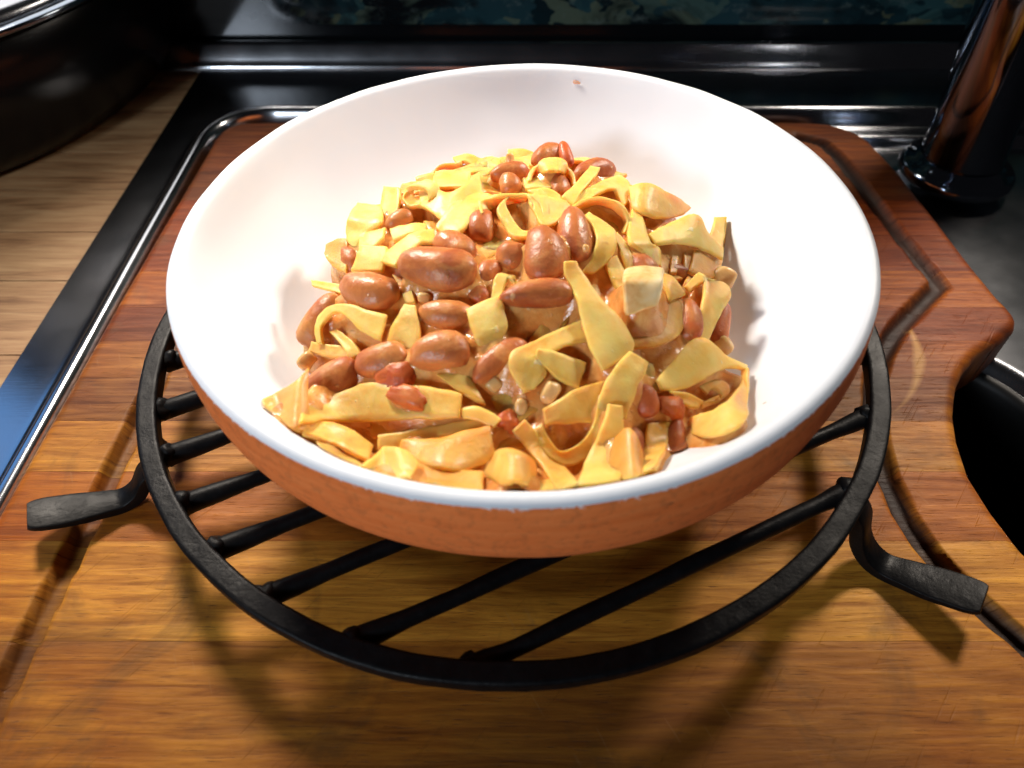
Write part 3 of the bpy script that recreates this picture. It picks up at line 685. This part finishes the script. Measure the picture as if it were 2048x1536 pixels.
['narrow yellow pasta strip between the plump left bean and biggest bean',0.5,[[-354,-214,687,-312,-234,694],[-331,-264,681,-293,-281,687],[-311,-314,673,-282,-320,678]]],
['large pasta leaf with torn right end at the front left',0.3,[[-537,-656,642,-514,-738,688],[-521,-574,577,-491,-670,607],[-453,-564,601,-432,-646,576],[-385,-558,624,-352,-659,594],[-305,-584,633,-288,-666,604],[-224,-598,645,-217,-675,615],[-147,-623,647,-150,-679,623]]],
['drooping pasta tongue below the large front left leaf',0.4,[[-537,-687,623,-509,-747,663],[-484,-674,606,-449,-762,644],[-418,-704,622,-404,-798,662],[-357,-744,600,-349,-822,654]]],
['saucy pasta sheet shaded under the large front left leaf',0.8,[[-387,-632,559,-377,-677,543],[-319,-641,577,-315,-682,560],[-248,-652,589,-243,-688,574]]],
['long narrow pasta strip sloping above the glossy front slab',0.25,[[-358,-682,561,-357,-719,555],[-302,-685,577,-293,-719,563],[-244,-684,591,-238,-711,580],[-170,-679,606,-169,-707,593],[-90,-673,611,-95,-692,602]]],
['pasta strip with rounded end pointing right above the glossy slab',0.1,[[-150,-653,624,-142,-674,616],[-114,-653,633,-108,-687,619],[-70,-674,632,-84,-699,620],[-49,-689,625,-65,-704,619]]],
['glossy egg yellow pasta slab at the front left of centre',0.45,[[-292,-710,578,-296,-733,565],[-242,-718,591,-239,-802,604],[-185,-730,609,-180,-843,637],[-135,-716,613,-129,-828,610],[-77,-701,619,-73,-780,580]]],
['curled pale pasta petal touching the front rim at the left',0.15,[[-350,-878,698,-343,-880,634],[-328,-775,628,-303,-895,649],[-278,-799,659,-255,-910,687],[-234,-831,643,-244,-913,699]]],
['orange saucy pasta strip lowest behind the front rim',0.7,[[-252,-821,620,-229,-917,660],[-166,-830,621,-157,-932,660],[-88,-841,623,-85,-941,664]]],
['dim saucy pasta strip against the rim at the far front left',0.85,[[-525,-701,610,-469,-782,644],[-452,-759,633,-396,-842,669],[-382,-807,642,-330,-886,684]]],
['rounded yellow pasta end at the front centre behind the rim',0.45,[[-68,-753,585,-78,-838,599],[-27,-826,689,-31,-944,716],[8,-840,677,5,-945,714],[28,-785,562,19,-860,615]]],
['long pasta strip diving diagonally to the rim at the front centre',0.4,[[7,-679,615,-25,-706,603],[50,-730,593,18,-756,583],[99,-782,562,57,-848,608],[121,-937,706,73,-942,678]]],
['pale pasta edge peeping over the rim at the front centre',0.3,[[-68,-866,614,-64,-943,670],[5,-866,616,5,-945,672],[73,-867,615,69,-942,673]]],
['square pasta scrap right of the torn leaf in the middle front',0.35,[[-214,-554,643,-148,-612,631],[-177,-552,649,-118,-627,628],[-140,-544,646,-91,-636,616]]],
['pointed saucy pasta corner at the far left front of the heap',0.85,[[-646,-620,629,-629,-649,639],[-612,-580,620,-583,-687,640],[-557,-588,671,-533,-738,657],[-533,-544,668,-513,-724,627]]],
['saucy pasta flap under the round bean loop at the front right',0.8,[[227,-736,600,191,-861,616],[249,-766,676,232,-916,676],[278,-829,626,265,-907,681]]]]
BEANS = [
['largest plump bean with pointed right end in the centre left',0,[-333,-212,732,-115,-298,753],126],
['round bean tucked behind the largest bean',0,[-233,-120,740,-127,-219,740],97],
['plump orange brown bean at the left below the pale tongue',0,[-496,-232,676,-332,-329,706],112],
['upright rounded bean standing left of the dark pointed bean',0,[63,-138,782,71,-318,739],119],
['dark pointed bean speckled with onion near the top centre',2,[154,-35,773,155,-222,727],95],
['long speckled bean lying across the centre',0,[-49,-385,751,142,-364,744],77],
['small bean half hidden left of the upright rounded bean',0,[-61,-176,736,17,-218,733],85],
['bean lying below the dark gap under the largest bean',1,[-273,-376,690,-123,-407,703],86],
['shiny bean with bright highlight left of the square pasta piece',0,[-281,-514,673,-123,-519,695],108],
['curved bean rising right from the shiny bean',0,[-120,-586,653,6,-483,688],70],
['bean under the golden triangle at the left',0,[-429,-507,621,-290,-500,665],100],
['pale brown bean at the left front edge above the leaf',1,[-574,-553,565,-424,-503,624],102],
['long bean hugging the left edge of the heap',1,[-521,-218,628,-605,-361,559],96],
['red tomato lump left of the shiny bean',3,[-370,-555,625,-262,-558,652],78],
['orange sauce lump resting on the large front left leaf',4,[-333,-601,639,-225,-656,642],56],
['dark shaded bean left of the big open loop',2,[-103,6,743,-116,-110,715],84],
['bean behind the round loop at the very back',0,[47,331,711,159,404,688],86],
['brown bean at the back left of the round loop',0,[-92,241,716,30,264,713],70],
['bright red pepper slice poking up at the very back',3,[144,408,729,166,305,702],43],
['dark red bean at the back right of the round loop',2,[175,240,706,310,334,681],78],
['small bean inside the round loop at the back',0,[115,188,740,131,101,718],61],
['glossy bean stub left of the small flat oblong',0,[-38,191,746,-21,112,725],68],
['orange bean peeping between tube and lip on the left shoulder',1,[-402,18,683,-325,58,702],57],
['small pink bean in the dark gap of the centre',3,[-131,-339,695,-89,-305,703],62],
['bean shoulder right of the largest bean point',0,[-113,-285,714,-63,-213,723],63],
['reddish bean under the tent shaped fold at the right',3,[464,-267,623,458,-404,594],71],
['dark red bean at the right edge behind the tent shaped fold',3,[589,-223,566,542,-362,539],60],
['pink bean above the large potato cube',1,[322,-146,685,366,-238,662],79],
['reddish bean right of the long leaning strip',3,[299,-567,614,319,-649,575],68],
['round bean lying lowest at the front right by the bowl wall',0,[390,-630,546,374,-739,523],58],
['saucy bean beside the upright strip at the front',1,[273,-664,562,273,-762,533],62],
['orange sauce lump left of the ragged pasta end',4,[337,-617,582,412,-607,556],66],
['small bean deep in the hollow of the U bend',3,[94,-717,555,145,-694,559],47],
['tomato lump right of the rounded strip end at the front',3,[-71,-673,602,-12,-681,599],59],
['bean buried behind the folded strip in the middle',2,[165,-477,645,214,-526,621],64],
['orange bean under the left shoulder of the heap',4,[-535,-7,622,-486,-87,608],67],
['bean half covered at the right shoulder below the wavy sheet',2,[425,-121,612,538,-108,560],68],
['bean showing below the right hollow beside the black gap',2,[346,-421,584,452,-375,553],63],
['bean in the shade left of the folded corner',2,[-2,-397,658,52,-364,662],58]]
ONIONS = [
['smaller onion dice in the front centre hollow',[-68,-580,628],38,38,45],
['largest onion dice lowest in the front centre hollow',[-2,-635,608],37,45,20],
['pale onion chip left of the horizontal slab',[70,-619,640],42,59,30],
['glassy onion dice below the largest bean point',[-260,-319,693],35,30,10],
['white onion blob at the left edge above the pale bean',[-591,-410,554],47,52,40],
['pale onion chip at the back left beside the brown bean',[-28,322,715],29,52,5],
['onion chip on the glossy egg yellow slab',[-154,-775,601],24,14,35],
['rounded onion nub below the glossy egg yellow slab',[-219,-794,561],33,31,0],
['translucent onion piece at the right edge behind the tent fold',[618,-82,544],70,70,30],
['pale onion corner at the right edge under the dark red bean',[569,-351,527],48,56,-30],
['tiny onion crumb on the dark pointed bean',[178,-228,778],19,21,0]]
CUBE = [[258, -364, 777], [365, -362, 776], [355, -417, 727], [263, -432, 716]]
SC = 1e-4
VIEW = SEAT.inverted() @ Vector(cam.matrix_world.translation)
def ribbon(idx, tone, secs):
    th = 0.00062 + 0.00012 * random.random()
    P = catmull(secs, 5)
    TT = (0.0, 0.03, 0.2, 0.4, 0.6, 0.8, 0.97, 1.0); TK = (0.62, 1, 1, 1, 1, 1, 1, 0.62)
    nu = 8
    P = [P[0], [a + (b - a) * 0.18 for a, b in zip(P[0], P[1])]] + P[1:-1] + [[a + (b - a) * 0.82 for a, b in zip(P[-2], P[-1])], P[-1]]
    grid = []
    amp = 0.00042
    for i, s in enumerate(P):
        a = Vector(s[:3]); b = Vector(s[3:])
        row = []
        for k in range(nu):
            row.append(a.lerp(b, TT[k]))
        grid.append(row)
    def nrm(i, k):
        d1 = grid[min(i + 1, len(P) - 1)][k] - grid[max(i - 1, 0)][k]
        d2 = grid[i][min(k + 1, nu - 1)] - grid[i][max(k - 1, 0)]
        n = d1.cross(d2)
        return n.normalized() if n.length > 1e-12 else Vector((0, 0, 1))
    N = [[nrm(i, k) for k in range(nu)] for i in range(len(P))]
    mid = N[len(P) // 2][nu // 2]
    sgn = 1 if mid.dot(VIEW - grid[len(P) // 2][nu // 2]) > 0 else -1
    top, bot = [], []
    cr = random.uniform(-0.0004, 0.0002)
    for i in range(len(P)):
        for k in range(nu):
            t = TT[k]; n = N[i][k] * sgn; thk = th * TK[k] * (0.5 if i in (0, len(P) - 1) else 1)
            p = grid[i][k]
            bmp = cr * (1 - (2 * t - 1) ** 2) + 0.0011 * noise.noise(p * 75 + Vector((0, 0, idx * 1.9))) + amp * noise.noise(p * 190 + Vector((idx * 3.1, 0, 0))) + 0.00022 * noise.noise(p * 600)
            wv_ = (grid[i][nu - 1] - grid[i][0]).normalized() * (0.0004 * noise.noise(p * 260 + Vector((0, idx * 2.3, 0))) if k in (0, nu - 1) else 0)
            c = p + n * bmp + wv_
            top.append(lift(c + n * thk)); bot.append(lift(c - n * thk))
    v = top + bot; B0 = len(top); f = []
    n_ = len(P)
    for i in range(n_ - 1):
        for k in range(nu - 1):
            a = i * nu + k
            f.append((a, a + 1, a + nu + 1, a + nu)); f.append((B0 + a, B0 + a + nu, B0 + a + nu + 1, B0 + a + 1))
        a = i * nu
        f.append((a, a + nu, B0 + a + nu, B0 + a)); a = i * nu + nu - 1
        f.append((a, B0 + a, B0 + a + nu, a + nu))
    for k in range(nu - 1):
        f.append((k, B0 + k, B0 + k + 1, k + 1)); a = (n_ - 1) * nu + k
        f.append((a, a + 1, B0 + a + 1, B0 + a))
    o = fix_normals(mesh_obj('pasta_ribbon', v, f, M_PASTA))
    o.color = (min(tone, 0.62), random.random(), random.random(), 1)
    return seat(o)
for idx, (label, tone, secs) in enumerate(RIBBONS):
    o = ribbon(idx, tone, [[c * SC for c in s] for s in secs])
    tag(o, label, 'pasta', 'pieces of egg pasta heaped in the bowl')
# strips buried just under the top layer, seen only in the gaps
rb = random.Random(23); tangle = bmesh.new()
made = 0
while made < 110:
    x, y = rb.uniform(-0.055, 0.055), rb.uniform(-0.078, 0.060)
    if math.hypot((x + 0.001) / 0.058, (y + 0.010) / 0.072) > 0.92: continue
    a = rb.uniform(0, math.pi * 2); turn = rb.uniform(-1.1, 1.1); wd = rb.uniform(0.0030, 0.0046); hh = rb.uniform(-0.0030, 0.0003); roll = rb.uniform(-0.7, 0.7)
    secs = []
    n = 8; step = rb.uniform(0.0030, 0.0060)
    for i in range(n):
        z = mound(x, y) + hh + 0.0012 * math.sin(i * 1.7 + a)
        sx_, sy_ = -math.sin(a), math.cos(a)
        rl = roll + i * turn * 0.15
        dx, dy, dz = sx_ * math.cos(rl) * wd, sy_ * math.cos(rl) * wd, math.sin(rl) * wd
        za = max(min(z + dz, mound(x + dx, y + dy) + 0.0002), interior(math.hypot(x + dx, y + dy)) + 0.001)
        zb = max(min(z - dz, mound(x - dx, y - dy) + 0.0002), interior(math.hypot(x - dx, y - dy)) + 0.001)
        secs.append([x + dx, y + dy, za, x - dx, y - dy, zb])
        x += math.cos(a) * step; y += math.sin(a) * step; a += turn * 0.45
    if any(math.hypot((s[k] + 0.001) / 0.061, (s[k + 1] + 0.010) / 0.075) > 1 for s in secs for k in (0, 3)): continue
    o = ribbon(200 + made, 0.6, secs)
    tangle.from_mesh(o.data); me_ = o.data
    bpy.data.objects.remove(o); bpy.data.meshes.remove(me_)
    made += 1
o = seat(bm_obj('pasta_tangle', tangle, M_PASTA, None, True))
o.color = (0.48, 0.5, 0.5, 1)
tag(o, 'tangle of saucy pasta strips glimpsed in the gaps under the top layer', 'pasta', kind='stuff')

def blob_obj(name, c, ax, up, L, W, D, mat, seed, bend=0.0, rough=0.05, pw=2.3, u=22, vv=15):
    bm = bmesh.new(); bmesh.ops.create_uvsphere(bm, u_segments=u, v_segments=vv, radius=1)
    ax = ax.normalized(); side = up.cross(ax).normalized(); up = ax.cross(side)
    off = Vector((seed * 1.7, seed * 0.9, seed * 2.3))
    for q in bm.verts:
        x, y, z = q.co.z, q.co.x, q.co.y
        # fuller than an ellipsoid
        k = (abs(x) ** pw + abs(math.hypot(y, z)) ** pw) ** (-1 / pw)
        x, y, z = x * k, y * k, z * k
        k2 = 1 + rough * noise.noise(Vector((x, y, z)) * 1.3 + off) + rough * 0.4 * noise.noise(Vector((x, y, z)) * 3.5 + off)
        yb = y * W * (1 + 0.12 * x) + bend * W * (x * x - 0.4)
        q.co = c + ax * (x * L * k2) + side * (yb * k2) + up * (z * D * k2)
        lift(q.co)
    return bm_obj(name, bm, mat, None, True)
for idx, (label, tone, ends, wd) in enumerate(BEANS):
    a = Vector(ends[:3]) * SC; b = Vector(ends[3:]) * SC; W = wd * SC / 2
    c = (a + b) / 2; ax = b - a; L = max(ax.length / 2, W * 0.9)
    to = (VIEW - c).normalized()
    up = (to * 0.6 + Vector((0, 0, 1)) * 0.4).normalized()
    nm = {0: 'bean', 1: 'bean', 2: 'bean', 3: 'bean', 4: 'sauce_lump'}[tone]
    if 'tomato' in label: nm = 'tomato_lump'
    if 'pepper' in label: nm = 'pepper_slice'
    lump = nm in ('sauce_lump', 'tomato_lump')
    o = blob_obj(nm, c - to * (W * 0.35), ax, up, L, W, W * 0.86, M_BEAN, idx + 1, random.uniform(0.10, 0.24) * random.choice((-1, 1)), 0.35 if lump else 0.085, 2.0 if lump else 2.35)
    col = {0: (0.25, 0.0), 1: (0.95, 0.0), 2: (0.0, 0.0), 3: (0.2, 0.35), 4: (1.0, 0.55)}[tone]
    if nm == 'tomato_lump' or nm == 'pepper_slice': col = (0.3, 0.9)
    o.color = (min(1, max(0, col[0] + random.uniform(-0.12, 0.18))), col[1], random.random(), 1)
    cat = {'bean': 'bean', 'sauce_lump': 'sauce lump', 'tomato_lump': 'tomato', 'pepper_slice': 'pepper'}[nm]
    tag(seat(o), label, cat, 'cooked brown beans in the pasta' if nm == 'bean' else None)

for idx, (label, c, w_, h_, ang) in enumerate(ONIONS):
    c = Vector(c) * SC; w_ *= SC / 2; h_ *= SC / 2
    to = (VIEW - c).normalized(); rx = Vector((1, 0, 0)); ry = to.cross(rx).normalized(); rx = ry.cross(to)
    ca, sa = math.cos(R(ang)), math.sin(R(ang))
    ax = rx * ca - ry * sa; ay = rx * sa + ry * ca
    bm = bmesh.new(); bmesh.ops.create_cube(bm, size=2)
    bmesh.ops.subdivide_edges(bm, edges=list(bm.edges), cuts=2, use_grid_fill=True)
    dz = min(w_, h_) * 0.8
    for q in bm.verts:
        k = 1 + 0.50 * noise.noise(q.co * 0.9 + Vector((idx * 2.1, idx, 0)))
        r_ = q.co.normalized() * 1.25
        p = q.co.lerp(r_, 0.7) * k * 0.92
        q.co = lift(c + ax * p.x * w_ + ay * p.y * h_ + to * (p.z * dz))
    o = subsurf(bm_obj('onion_piece', bm, M_ONION, None, True), 1)
    tag(seat(o), label, 'onion', 'bits of cooked onion in the pasta')
# potato cube
fr = [Vector(p) * SC for p in CUBE]
ctr = sum(fr, Vector()) / 4
back = (ctr - VIEW).normalized() * 0.006 + Vector((0.0012, 0.0055, 0.0010))
bk = [p + back for p in fr]
bm = bmesh.new(); bmesh.ops.create_cube(bm, size=2)
bmesh.ops.subdivide_edges(bm, edges=list(bm.edges), cuts=7, use_grid_fill=True)
for q in bm.verts:
    c_ = q.co * (1 / max(abs(q.co.x) ** 9 + abs(q.co.y) ** 9 + abs(q.co.z) ** 9, 1e-9) ** (1 / 9))
    u, w_, d_ = (c_.x + 1) / 2, (c_.y + 1) / 2, (c_.z + 1) / 2
    f_ = fr[0].lerp(fr[1], u).lerp(fr[3].lerp(fr[2], u), w_); k_ = bk[0].lerp(bk[1], u).lerp(bk[3].lerp(bk[2], u), w_)
    p_ = f_.lerp(k_, d_)
    q.co = p_ + noise.noise_vector(p_ * 130) * 0.0009 + noise.noise_vector(p_ * 420) * 0.00025
bmesh.ops.recalc_face_normals(bm, faces=bm.faces)
po = seat(bm_obj('potato_cube', bm, M_POTATO, None, True))
tag(po, 'large pale potato cube with sharp corners at the right of the heap', 'potato')
# the sauce that binds the heap: it fills the hollows between the pieces and creeps up their sides
import numpy as np
GX0, GY0, GS, GNX, GNY = -0.084, -0.098, 0.00055, 306, 346
gx = GX0 + GS * np.arange(GNX); gy = GY0 + GS * np.arange(GNY)
XX, YY = np.meshgrid(gx, gy)
RRg = np.hypot(XX, YY)
floor = 0.0335 + 0.0300 * np.clip((RRg - 0.022) / 0.0685, 0, None) ** 3.0
H = floor - 0.0006
cover = np.zeros_like(H)
for ob in list(COL.objects):
    if ob.type != 'MESH' or ob.get('category') not in ('pasta', 'bean', 'tomato', 'sauce lump', 'potato') and ob.name != 'pasta_tangle': continue
    me = ob.data
    co = np.empty(len(me.vertices) * 3); me.vertices.foreach_get('co', co); co = co.reshape(-1, 3)
    for p in me.polygons:
        q = co[list(p.vertices)]
        if len(q) == 3: q = np.vstack([q, q[2:3]])
        if len(q) != 4: continue
        for u in (0.125, 0.375, 0.625, 0.875):
            for w_ in (0.125, 0.375, 0.625, 0.875):
                c_ = (q[0] * (1 - u) + q[1] * u) * (1 - w_) + (q[3] * (1 - u) + q[2] * u) * w_
                i = int((c_[0] - GX0) / GS + 0.5); j = int((c_[1] - GY0) / GS + 0.5)
                if 0 <= i < GNX and 0 <= j < GNY:
                    if c_[2] > H[j, i]: H[j, i] = c_[2]
                    cover[j, i] = 1
def blur(A, r, times):
    for _ in range(times):
        for ax in (0, 1):
            pad = [(0, 0), (0, 0)]; pad[ax] = (r + 1, r)
            cs = np.cumsum(np.pad(A, pad, mode='edge'), axis=ax)
            n = A.shape[ax]; k = 2 * r + 1
            A = (np.take(cs, range(k, n + k), axis=ax) - np.take(cs, range(0, n), axis=ax)) / k
    return A
dens = blur(cover, 4, 2)
Hs = blur(H, 4, 2)
v = []
for j in range(GNY):
    for i in range(GNX):
        x, y = XX[j, i], YY[j, i]
        nz_ = noise.noise(Vector((x * 90, y * 90, 3))) * 0.0011 + noise.noise(Vector((x * 320, y * 320, 8))) * 0.00035
        z = Hs[j, i] - 0.0011 + nz_
        m_ = smooth01(dens[j, i], 0.30, 0.62)
        v.append((x, y, max(floor[j, i] - 0.0008, z * m_ + (floor[j, i] - 0.0008) * (1 - m_))))
f = []
for j in range(GNY - 1):
    for i in range(GNX - 1):
        if dens[j, i] > 0.30 and RRg[j, i] < 0.0940: f.append((j * GNX + i, j * GNX + i + 1, (j + 1) * GNX + i + 1, (j + 1) * GNX + i))
so = seat(mesh_obj('bean_sauce', v, f, M_SAUCE))
bm = bmesh.new(); bm.from_mesh(so.data)
bmesh.ops.delete(bm, geom=[q for q in bm.verts if not q.link_faces], context='VERTS'); bm.to_mesh(so.data); bm.free()
tag(so, 'creamy orange brown bean sauce binding the pasta and beans', 'sauce', kind='stuff')
# smear of sauce on the back rim
sm = Vector((0.0229, 0.0931, 0.069))
o = blob_obj('sauce_smear', sm, Vector((0.35, 0.9, 0.35)), Vector((0, -0.8, 0.6)), 0.0026, 0.0013, 0.0004, M_BEAN, 77, 0, 0.4, 2.0)
o.color = (1, 0.5, 0.5, 1)
tag(seat(o), 'small orange sauce smear on the white inside of the back rim', 'sauce smear')
